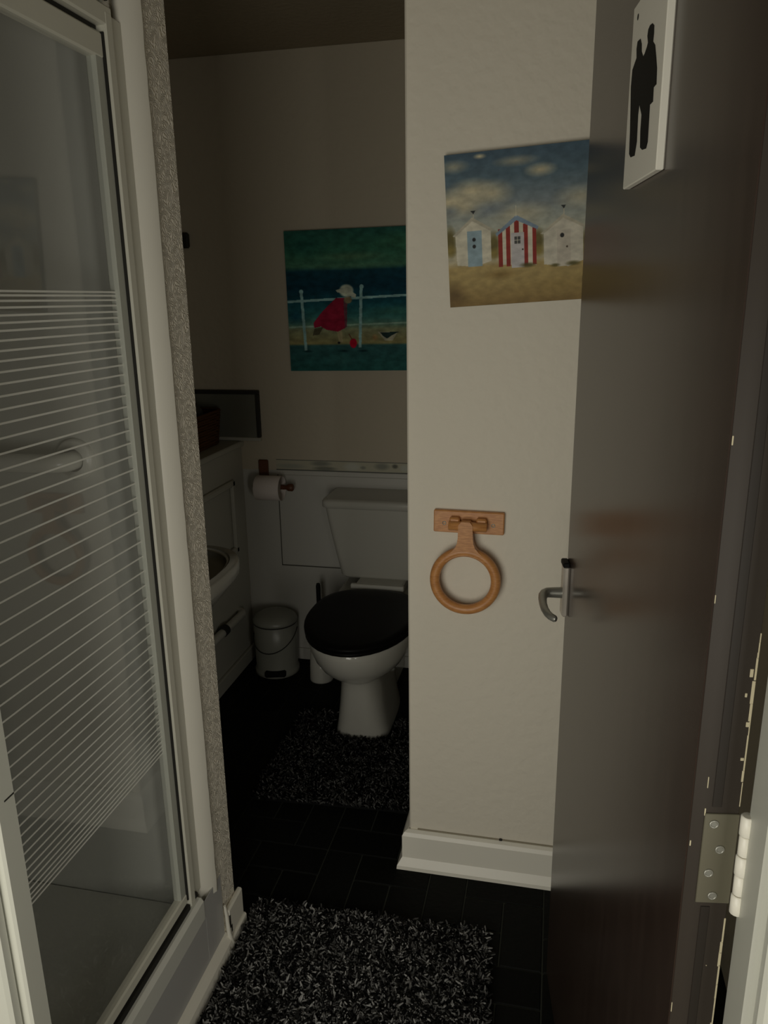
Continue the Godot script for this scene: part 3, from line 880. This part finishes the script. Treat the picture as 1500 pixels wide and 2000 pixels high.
func basin_corner() -> void:
	# boxed-in ledge along the left wall
	var lg := thing("boxed_ledge", "white boxed-in ledge along the left wall beside the basin", "ledge", Vector3(-1.33, 0, -2.1), "", "structure")
	box_obj("box_front", Vector3(-1.47, 0, -2.82), Vector3(-1.2, 0.9, -1.412), M.ledge, lg, 0.003)
	box_obj("top_board", Vector3(-1.47, 0.9, -2.82), Vector3(-1.188, 0.922, -1.412), M.ledge, lg, 0.004)
	box_obj("skirting", Vector3(-1.2, 0, -2.82), Vector3(-1.186, 0.06, -1.412), M.ledge, lg, 0.003)
	for b in [[-2.70, 0.50, -2.675, 0.79], [-1.6, 0.765, -2.70, 0.79], [-1.6, 0.50, -2.70, 0.525]]:
		box_obj("panel_moulding", Vector3(-1.2, b[1], minf(b[0], b[2])), Vector3(-1.183, b[3], maxf(b[0], b[2])), M.ledge, lg, 0.005)
	# pipe along the box
	var pp := thing("waste_pipe", "white waste pipe running low along the boxed ledge under the basin", "pipe", Vector3(-1.17, 0.25, -2.2))
	var st := surf(true)
	tube(st, [Vector3(-1.175, 0.262, -1.6), Vector3(-1.175, 0.255, -2.3), Vector3(-1.175, 0.25, -2.66), Vector3(-1.182, 0.25, -2.68), Vector3(-1.202, 0.25, -2.69)], 0.016, 14)
	obj("tube", st, M.pipe, pp)
	st = surf(true)
	tube(st, [Vector3(-1.175, 0.256, -2.47), Vector3(-1.175, 0.256, -2.5)], 0.021, 14)
	obj("clip", st, M.seal, pp)
	# wash basin with a bow front, hung on the box
	var b := thing("wash_basin", "white wash basin on the left, mostly hidden by the shower wall", "basin", Vector3(-1.0, 0.62, -1.66))
	st = surf(true)
	var outl := func(k: float, y: float, dx := 0.0) -> PackedVector3Array:
		var r := PackedVector3Array()
		for j in 48:
			var t := TAU * j / 48
			var ex := 3.4
			var x := signf(cos(t)) * pow(absf(cos(t)), 2.0 / ex)
			var z := signf(sin(t)) * pow(absf(sin(t)), 2.0 / ex)
			r.append(Vector3(-0.98 + dx + x * 0.215 * k * (1.0 - 0.10 * z * z), y, -1.645 + z * 0.228 * k))
		return r
	loft(st, [outl.call(0.42, 0.62, -0.06), outl.call(0.62, 0.645, -0.04), outl.call(0.86, 0.71, -0.02), outl.call(0.97, 0.765), outl.call(1.0, 0.775), outl.call(1.0, 0.80), outl.call(0.985, 0.806), outl.call(0.90, 0.806), outl.call(0.86, 0.80)], true, false)
	loft(st, [outl.call(0.86, 0.80), outl.call(0.82, 0.775), outl.call(0.74, 0.71), outl.call(0.55, 0.67), outl.call(0.1, 0.66)], false, true, true)
	obj("bowl", st, M.ceramic, b)
	st = surf(true)
	tube(st, [Vector3(-1.0, 0.63, -1.66), Vector3(-1.0, 0.5, -1.66), Vector3(-1.0, 0.44, -1.66)], [0.018, 0.018, 0.028], 14)
	tube(st, [Vector3(-1.0, 0.46, -1.66), Vector3(-1.1, 0.45, -1.66), Vector3(-1.205, 0.45, -1.66)], 0.016, 12)
	obj("trap", st, M.pipe, b)
	# wicker basket on the ledge: woven strands round uprights, hoop handle
	var bk := thing("wicker_basket", "dark brown wicker basket with a hoop handle on the ledge", "basket", Vector3(-1.32, 0.922, -2.62))
	st = surf(true)
	for k in 13:
		var y := 0.928 + k * 0.0102
		var g := 0.012 * k / 12.0
		var loop := []
		for j in 60:
			var t := TAU * j / 60
			var x := signf(cos(t)) * pow(absf(cos(t)), 0.4) * (0.078 + g)
			var z := signf(sin(t)) * pow(absf(sin(t)), 0.4) * (0.165 + g)
			var w := 0.0025 * (1.0 if (j / 2 + k) % 2 == 0 else -1.0)
			loop.append(Vector3(-1.335 + x + w * signf(cos(t)), y, -2.602 + z + w * signf(sin(t))))
		tube(st, loop, 0.0056, 6, false, true)
	obj("woven_side", st, M.wicker, bk)
	box_obj("base", Vector3(-1.405, 0.922, -2.76), Vector3(-1.265, 0.93, -2.445), M.wicker, bk, 0.003)
	st = surf(true)
	var hoop := []
	for j in 20:
		var t := PI * j / 19
		hoop.append(Vector3(-1.335, 1.045 + sin(t) * 0.085, -2.607 + cos(t) * 0.12))
	tube(st, hoop, 0.007, 8)
	obj("hoop_handle", st, M.wicker, bk)
	st = surf(true)
	var dome := []
	for i in 6:
		var ring := PackedVector3Array()
		var t := PI * 0.5 * i / 5.2
		for j in 28:
			var a := TAU * j / 28
			ring.append(Vector3(-1.335 + cos(a) * 0.068 * cos(t), 1.045 + sin(t) * 0.055, -2.607 + sin(a) * 0.11 * cos(t)))
		dome.append(ring)
	loft(st, dome, false, true)
	obj("contents", st, mat(rgb8(70, 66, 54), 0.9), bk)
	# framed mirror standing against the back wall
	var mr := thing("framed_mirror", "small dark framed mirror leaning on the back wall above the ledge", "mirror", Vector3(-1.28, 0.922, -2.81))
	box_obj("glass", Vector3(-1.455, 0.925, -2.815), Vector3(-1.118, 1.118, -2.807), M.mirror, mr, 0.001)
	box_obj("frame_bar", Vector3(-1.468, 1.105, -2.818), Vector3(-1.11, 1.12, -2.80), M.mirror_frame, mr, 0.002)
	box_obj("frame_bar", Vector3(-1.124, 0.938, -2.818), Vector3(-1.11, 1.105, -2.80), M.mirror_frame, mr, 0.002)
	box_obj("frame_bar", Vector3(-1.46, 0.923, -2.818), Vector3(-1.11, 0.937, -2.80), M.ledge, mr, 0.002)
	# small dark fitting high on the wall
	var wf := thing("wall_fitting", "small dark fitting on the back wall, half hidden by the shower wall", "fitting", Vector3(-1.37, 1.67, -2.82))
	box_obj("base", Vector3(-1.41, 1.645, -2.822), Vector3(-1.352, 1.70, -2.80), M.mirror_frame, wf, 0.006)
	st = surf(true)
	tube(st, [Vector3(-1.362, 1.685, -2.80), Vector3(-1.362, 1.685, -2.785), Vector3(-1.362, 1.69, -2.775)], 0.007, 10)
	obj("knob", st, M.mirror_frame, wf)

func toilet() -> void:
	var cx := -0.60
	var t := thing("toilet", "white close-coupled toilet with a black lid", "toilet", Vector3(cx, 0, -2.45))
	var st := surf(true)
	loft(st, [egg(cx, 0.0, 0.094, -2.258, -2.62, 3.2, 4.0), egg(cx, 0.012, 0.093, -2.256, -2.62, 3.2, 4.0), egg(cx, 0.05, 0.086, -2.248, -2.61, 3.0, 4.0), egg(cx, 0.12, 0.077, -2.236, -2.6, 2.8, 4.0), egg(cx, 0.19, 0.070, -2.226, -2.59, 2.6, 3.5), egg(cx, 0.225, 0.068, -2.222, -2.59, 2.5, 3.5), egg(cx, 0.236, 0.072, -2.214, -2.59, 2.4, 3.4), egg(cx, 0.247, 0.092, -2.192, -2.6, 2.2, 3.2), egg(cx, 0.262, 0.118, -2.165, -2.6, 2.1, 3.0), egg(cx, 0.285, 0.142, -2.135, -2.61, 2.05, 3.0), egg(cx, 0.315, 0.16, -2.108, -2.62, 2.0, 3.0), egg(cx, 0.35, 0.171, -2.088, -2.63, 2.0, 3.0), egg(cx, 0.375, 0.175, -2.08, -2.63, 2.0, 3.0), egg(cx, 0.392, 0.175, -2.079, -2.63, 2.0, 3.0), egg(cx, 0.397, 0.17, -2.084, -2.63, 2.0, 3.0)], true, true)
	obj("pan", st, M.ceramic, t)
	# rear shelf under the cistern
	st = surf()
	cbox(st, Vector3(cx - 0.165, 0.345, -2.81), Vector3(cx + 0.165, 0.40, -2.575), 0.012)
	cbox(st, Vector3(cx - 0.09, 0.40, -2.80), Vector3(cx + 0.09, 0.438, -2.60), 0.006)
	cbox(st, Vector3(cx - 0.055, 0.0, -2.815), Vector3(cx + 0.055, 0.35, -2.60), 0.02)
	obj("rear_shelf", st, M.ceramic, t)
	st = surf()
	cbox(st, Vector3(cx - 0.105, 0.418, -2.603), Vector3(cx + 0.095, 0.438, -2.585), 0.003)
	obj("hinge_bar", st, M.pipe, t)
	# seat and lid
	st = surf(true)
	loft(st, [egg(cx, 0.398, 0.18, -2.072, -2.565, 2.0, 2.7), egg(cx, 0.401, 0.185, -2.066, -2.57, 2.0, 2.7), egg(cx, 0.410, 0.185, -2.066, -2.57, 2.0, 2.7), egg(cx, 0.412, 0.182, -2.07, -2.568, 2.0, 2.7)])
	obj("seat", st, M.black_gloss, t)
	st = surf(true)
	loft(st, [egg(cx, 0.413, 0.182, -2.07, -2.568, 2.0, 2.7), egg(cx, 0.416, 0.187, -2.063, -2.573, 2.0, 2.7), egg(cx, 0.424, 0.187, -2.063, -2.573, 2.0, 2.7), egg(cx, 0.429, 0.182, -2.07, -2.568, 2.0, 2.7), egg(cx, 0.432, 0.165, -2.09, -2.55, 2.0, 2.7), egg(cx, 0.433, 0.11, -2.16, -2.50, 2.0, 2.7)])
	obj("lid", st, M.black_gloss, t)
	# cistern, narrower at the foot
	st = surf(true)
	var rings := []
	for k in [[0.432, 0.135, -2.675], [0.436, 0.152, -2.66], [0.446, 0.162, -2.652], [0.53, 0.178, -2.642], [0.62, 0.195, -2.634], [0.716, 0.211, -2.628]]:
		rings.append(rrect(cx, k[0], k[1], -2.815, k[2], 0.028))
	loft(st, rings)
	var cs := obj("cistern", st, M.ceramic, t)
	st = surf(true)
	rings = []
	for k in [[0.714, 0.214, -2.622], [0.718, 0.219, -2.616], [0.738, 0.219, -2.615], [0.745, 0.215, -2.62], [0.748, 0.206, -2.63]]:
		rings.append(rrect(cx, k[0], k[1], -2.817 if k[1] > 0.21 else -2.81, k[2], 0.03))
	loft(st, rings)
	obj("cistern_lid", st, M.ceramic, cs)

func rrect(cx: float, y: float, hw: float, zb: float, zf: float, r: float) -> PackedVector3Array:
	var out := PackedVector3Array()
	for q in 4:
		var sx: float = [1.0, -1.0, -1.0, 1.0][q]
		var cz: float = [zf - r, zf - r, zb + r * 0.3, zb + r * 0.3][q]
		var rz: float = [r, r, r * 0.3, r * 0.3][q]
		for k in 6:
			var a := (q + k / 5.0) * PI * 0.5
			out.append(Vector3(cx + sx * (hw - r) + cos(a) * r, y, cz + sin(a) * rz))
	return out

func pillar_things() -> void:
	var z := -1.705
	# beach hut canvas, hung a little askew
	var c := thing("beach_hut_canvas", "square canvas of three beach huts, one striped red, hung askew beside the door", "picture", Vector3(-0.085, 1.588, z))
	xf = Transform3D(Basis(Vector3(0, 0, 1), 0.052), Vector3(-0.0815, 1.5885, z))
	var h := 0.1495
	var st := surf()
	cbox(st, Vector3(-h, -h, 0.001), Vector3(h, h, 0.017), 0.0015)
	obj("stretcher", st, mat(rgb8(112, 108, 92), 0.8), c)
	st = surf()
	uv_quad(st, Vector3(-h, h, 0.0174), Vector3(h, h, 0.0174), Vector3(h, -h, 0.0174), Vector3(-h, -h, 0.0174))
	var pm := mat(Color.WHITE, 0.6, 0.3)
	pm.albedo_texture = beach_hut_picture()
	obj("painted_face", st, pm, c)
	# wooden towel ring
	xf = Transform3D()
	var tr := thing("towel_ring", "light wooden towel ring hanging from its wooden wall plate", "towel ring", Vector3(-0.178, 0.955, z))
	st = surf()
	xf = Transform3D(Basis(Vector3(0, 0, 1), -0.012), Vector3(-0.1775, 0.956, z))
	cbox(st, Vector3(-0.0805, -0.026, 0.0), Vector3(0.0805, 0.026, 0.014), 0.002)
	var pl := obj("wall_plate", st, M.wood, tr)
	for sx in [-0.056, 0.056]:
		st = surf(true)
		var ring := []
		for k in 16:
			ring.append(Vector3(sx + cos(TAU * k / 16) * 0.0036, -0.004 + sin(TAU * k / 16) * 0.0036, 0.0143))
		tube(st, ring, 0.0011, 6, false, true)
		obj("screw", st, M.satin, pl)
	# the bar with its two ends, standing off the plate
	st = surf(true)
	tube(st, [Vector3(-0.0435, -0.004, 0.032), Vector3(-0.0425, -0.004, 0.032), Vector3(0.0425, -0.004, 0.032), Vector3(0.0435, -0.004, 0.032)], [0.009, 0.011, 0.011, 0.009], 18)
	st.set_smooth_group(-1)
	cbox(st, Vector3(-0.042, -0.014, 0.012), Vector3(-0.019, 0.014, 0.032), 0.003)
	cbox(st, Vector3(0.019, -0.014, 0.012), Vector3(0.042, 0.014, 0.032), 0.003)
	obj("bar", st, M.wood, tr)
	# ring with a flared neck that is threaded on the bar
	xf = Transform3D(Basis(), Vector3(-0.1815, 0.822, z + 0.034))
	st = surf(true)
	var loop := []
	for k in 72:
		var a := TAU * k / 72
		loop.append(Vector3(cos(a) * 0.0705, sin(a) * 0.0705, 0))
	tube(st, loop, 0.0115, 16, false, true)
	# neck: left and right outlines flare from the ring up to the bar
	var neck := PackedVector2Array()
	for p in [[-0.058, 0.047], [-0.045, 0.060], [-0.031, 0.072], [-0.0225, 0.082], [-0.0185, 0.093], [-0.017, 0.105], [-0.016, 0.135], [-0.010, 0.143], [0.010, 0.143], [0.016, 0.135], [0.017, 0.105], [0.0185, 0.093], [0.0225, 0.082], [0.031, 0.072], [0.045, 0.060], [0.058, 0.047], [0.043, 0.0475], [0.03, 0.0565], [0.016, 0.062], [0.0, 0.064], [-0.016, 0.062], [-0.03, 0.0565], [-0.043, 0.0475]]:
		neck.append(Vector2(p[0], p[1]))
	st.set_smooth_group(-1)
	prism(st, neck, -0.009, 0.0105)
	obj("ring", st, M.wood, tr)
	xf = Transform3D()

func small_things() -> void:
	# seaside canvas on the back wall
	var c := thing("seaside_canvas", "teal seaside canvas with a child in a red dress by white railings", "picture", Vector3(-0.73, 1.445, -2.82))
	xf = Transform3D(Basis(Vector3(0, 0, 1), 0.01), Vector3(-0.726, 1.446, -2.82))
	var h := 0.2485
	var st := surf()
	cbox(st, Vector3(-h, -h, 0.001), Vector3(h, h, 0.018), 0.0015)
	obj("stretcher", st, mat(rgb8(40, 84, 84), 0.8), c)
	st = surf()
	uv_quad(st, Vector3(-h, h, 0.0184), Vector3(h, h, 0.0184), Vector3(h, -h, 0.0184), Vector3(-h, -h, 0.0184))
	var pm := mat(Color.WHITE, 0.7, 0.2)
	pm.albedo_texture = seaside_picture()
	obj("painted_face", st, pm, c)
	xf = Transform3D()
	# patterned border strip and the boxing panel behind the cistern
	var bd := thing("trim_5", "narrow patterned border strip across the wall above the cistern", "border", Vector3(-0.7, 0.81, -2.82), "", "structure")
	box_obj("strip", Vector3(-1.057, 0.808, -2.82), Vector3(-0.322, 0.851, -2.8175), M.white_paint, bd, 0.0008)
	st = surf()
	uv_quad(st, Vector3(-1.057, 0.851, -2.8172), Vector3(-0.322, 0.851, -2.8172), Vector3(-0.322, 0.808, -2.8172), Vector3(-1.057, 0.808, -2.8172))
	var bm := mat(Color.WHITE, 0.6)
	bm.albedo_texture = border_picture()
	obj("print", st, bm, bd)
	struct_box("trim_6", "white lower wall lining behind the toilet and bin", "wall lining", Vector3(-1.2, 0, -2.822), Vector3(-0.322, 0.807, -2.8185), M.dado, 0.001)
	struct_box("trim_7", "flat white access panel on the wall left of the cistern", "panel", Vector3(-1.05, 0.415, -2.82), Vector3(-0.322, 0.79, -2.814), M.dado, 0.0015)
	box_obj("joint_shade", Vector3(-1.0535, 0.412, -2.8185), Vector3(-1.05, 0.79, -2.8150), mat(rgb8(92, 90, 82), 0.9), find_child("trim_7", false, false), 0.0003)  # dark strips paint the shadow gap round the access panel
	box_obj("joint_shade", Vector3(-1.0535, 0.4105, -2.8185), Vector3(-0.322, 0.4145, -2.8150), mat(rgb8(92, 90, 82), 0.9), find_child("trim_7", false, false), 0.0003)
	struct_box("baseboard_back", "low white skirting behind the toilet", "skirting", Vector3(-1.2, 0, -2.82), Vector3(-0.322, 0.05, -2.808), M.dado, 0.003)
	# toilet roll on its wooden holder
	var hd := thing("toilet_roll_holder", "dark wooden toilet roll holder on the back wall", "holder", Vector3(-1.08, 0.78, -2.82))
	box_obj("wall_plate", Vector3(-1.128, 0.74, -2.82), Vector3(-1.089, 0.848, -2.806), M.dark_wood, hd, 0.004)
	st = surf()
	cbox(st, Vector3(-1.128, 0.742, -2.81), Vector3(-1.112, 0.768, -2.735), 0.003)
	obj("arm", st, M.dark_wood, hd)
	st = surf(true)
	tube(st, [Vector3(-1.128, 0.757, -2.742), Vector3(-1.0, 0.757, -2.742), Vector3(-0.992, 0.757, -2.742), Vector3(-0.985, 0.757, -2.742), Vector3(-0.968, 0.757, -2.742), Vector3(-0.963, 0.757, -2.742)], [0.009, 0.009, 0.009, 0.014, 0.015, 0.010], 16)
	obj("spindle", st, M.dark_wood, hd)
	var rl := thing("toilet_roll", "white toilet roll on the wooden holder", "toilet roll", Vector3(-1.05, 0.74, -2.742))
	st = surf(true)
	var prof := [[0.020, 0.0], [0.047, 0.0], [0.0485, 0.002], [0.0485, 0.100], [0.047, 0.102], [0.020, 0.102], [0.020, 0.001]]
	var rings := []
	for p in prof:
		var ring := PackedVector3Array()
		for k in 36:
			var a := TAU * k / 36
			ring.append(Vector3(-1.112 + p[1], 0.752 + cos(a) * p[0], -2.742 + sin(a) * p[0]))
		rings.append(ring)
	loft(st, rings, false, false)
	obj("paper", st, M.paper, rl)
	# pedal bin
	var bx := Vector3(-1.052, 0, -2.70)
	var bn := thing("pedal_bin", "small white pedal bin in the corner between the basin and the toilet", "bin", bx)
	st = surf(true)
	lathe(st, PackedVector2Array([Vector2(0.0, 0.0), Vector2(0.084, 0.0), Vector2(0.089, 0.004), Vector2(0.0895, 0.018), Vector2(0.086, 0.024), Vector2(0.084, 0.03), Vector2(0.085, 0.12), Vector2(0.086, 0.212), Vector2(0.083, 0.214)]), bx, 40)
	obj("body", st, M.bin_white, bn)
	st = surf(true)
	lathe(st, PackedVector2Array([Vector2(0.078, 0.213), Vector2(0.084, 0.2165), Vector2(0.088, 0.2185), Vector2(0.0885, 0.226), Vector2(0.083, 0.238), Vector2(0.068, 0.248), Vector2(0.045, 0.2535), Vector2(0.0, 0.256)]), bx, 40)
	obj("lid", st, M.bin_white, bn)
	st = surf(true)
	lathe(st, PackedVector2Array([Vector2(0.0855, 0.2125), Vector2(0.0868, 0.2135), Vector2(0.0868, 0.217), Vector2(0.0850, 0.218)]), bx, 40)
	obj("lid_seam", st, M.seal, bn)
	var wire := []
	for k in 25:
		var a := lerpf(PI * 1.06, -0.06 * PI, k / 24.0) + 0.12
		wire.append(bx + Vector3(cos(a) * 0.0895, 0.195 - 0.085 * sin(PI * k / 24.0), sin(a) * 0.0895))
	st = surf(true)
	tube(st, wire, 0.0018, 8)
	obj("carry_handle", st, M.seal, bn)
	st = surf()
	xf = Transform3D(Basis(Vector3.UP, 0.25), bx)
	cbox(st, Vector3(-0.042, 0.012, 0.07), Vector3(0.042, 0.036, 0.098), 0.006)
	obj("pedal", st, M.black, bn)
	xf = Transform3D()
	# toilet brush beside the pan
	var tb := thing("toilet_brush", "toilet brush with a dark handle in a white pot behind the pan", "toilet brush", Vector3(-0.858, 0, -2.68))
	st = surf(true)
	lathe(st, PackedVector2Array([Vector2(0, 0.0), Vector2(0.046, 0.0), Vector2(0.047, 0.006), Vector2(0.042, 0.12), Vector2(0.038, 0.122), Vector2(0.036, 0.118), Vector2(0.038, 0.02)]), Vector3(-0.853, 0, -2.66), 28)
	obj("pot", st, M.ceramic, tb)
	st = surf(true)
	tube(st, [Vector3(-0.853, 0.03, -2.66), Vector3(-0.857, 0.13, -2.67), Vector3(-0.86, 0.385, -2.68), Vector3(-0.86, 0.395, -2.68)], [0.006, 0.008, 0.009, 0.006], 12)
	obj("handle", st, M.black, tb)

func tuft_mesh(sd: int) -> Mesh:
	var rng := RandomNumberGenerator.new()
	rng.seed = sd
	var st := surf(true)
	var pts := []
	var bend := rng.randf_range(0.3, 0.8)
	for k in 5:
		var t := k / 4.0
		pts.append(Vector3(bend * 0.016 * t * t, 0.019 * t * (1.0 - 0.35 * bend * t), 0.004 * sin(t * 3.0 + sd)))
	tube(st, pts, [0.0019, 0.0021, 0.0021, 0.0019, 0.001], 5)
	st.generate_normals()
	return st.commit()

func pile(parent: Node3D, poly: PackedVector2Array, hole: PackedVector2Array, step: float, sd: int, light: float) -> void:
	var rng := RandomNumberGenerator.new()
	rng.seed = sd
	var lo := Vector2(9, 9)
	var hi := Vector2(-9, -9)
	for p in poly:
		lo = lo.min(p)
		hi = hi.max(p)
	var xs := []
	var z := lo.y
	while z < hi.y:
		var x := lo.x
		while x < hi.x:
			var p := Vector2(x + rng.randf_range(-0.5, 0.5) * step, z + rng.randf_range(-0.5, 0.5) * step)
			if Geometry2D.is_point_in_polygon(p, poly) and not (hole.size() > 2 and Geometry2D.is_point_in_polygon(p, hole)):
				xs.append(p)
			x += step
		z += step
	var m := mat(Color.WHITE, 0.9, 0.15)
	m.vertex_color_use_as_albedo = true
	for v in 3:
		var mm := MultiMesh.new()
		mm.transform_format = MultiMesh.TRANSFORM_3D
		mm.use_colors = true
		mm.mesh = tuft_mesh(v + 3)
		var mine := []
		for i in xs.size():
			if i % 3 == v:
				mine.append(xs[i])
		mm.instance_count = mine.size()
		for i in mine.size():
			var b := Basis(Vector3.UP, rng.randf() * TAU).scaled(Vector3.ONE * rng.randf_range(0.8, 1.35))
			b = Basis(Vector3(1, 0, 0).rotated(Vector3.UP, rng.randf() * TAU), rng.randf_range(0, 0.5)) * b
			mm.set_instance_transform(i, Transform3D(b, Vector3(mine[i].x, 0.007, mine[i].y) - parent.position))
			var u := rng.randf()
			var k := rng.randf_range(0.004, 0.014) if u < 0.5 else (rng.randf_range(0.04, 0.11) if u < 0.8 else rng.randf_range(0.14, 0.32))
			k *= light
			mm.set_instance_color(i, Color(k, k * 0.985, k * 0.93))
		var mi := MultiMeshInstance3D.new()
		mi.name = "shaggy_pile"
		mi.multimesh = mm
		mi.material_override = m
		mi.set_meta("kind", "stuff")
		parent.add_child(mi, true)

func rug(called: String, label: String, poly: PackedVector2Array, hole: PackedVector2Array, sd: int, light: float) -> void:
	var c := Vector2.ZERO
	for p in poly:
		c += p
	c /= poly.size()
	var r := thing(called, label, "rug", Vector3(c.x, 0, c.y))
	var st := surf()
	var outline := poly
	if hole.size() > 2:
		outline = Geometry2D.clip_polygons(poly, hole)[0]
	var flat := PackedVector2Array()
	for p in outline:
		flat.append(Vector2(p.x, -p.y))
	xf = Transform3D(Basis(Vector3(1, 0, 0), Vector3(0, 0, -1), Vector3(0, 1, 0)), Vector3(0, 0, 0))
	prism(st, flat, 0.0005, 0.009)
	xf = Transform3D()
	obj("backing", st, M.black, r)
	pile(r, poly, hole, 0.0039, sd, light)

func rugs() -> void:
	rug("bath_rug", "black and grey shaggy rug in the foreground beside the shower", PackedVector2Array([Vector2(-0.662, -1.478), Vector2(-0.095, -1.497), Vector2(-0.052, -0.95), Vector2(-0.645, -0.95)]), PackedVector2Array(), 51, 1.0)
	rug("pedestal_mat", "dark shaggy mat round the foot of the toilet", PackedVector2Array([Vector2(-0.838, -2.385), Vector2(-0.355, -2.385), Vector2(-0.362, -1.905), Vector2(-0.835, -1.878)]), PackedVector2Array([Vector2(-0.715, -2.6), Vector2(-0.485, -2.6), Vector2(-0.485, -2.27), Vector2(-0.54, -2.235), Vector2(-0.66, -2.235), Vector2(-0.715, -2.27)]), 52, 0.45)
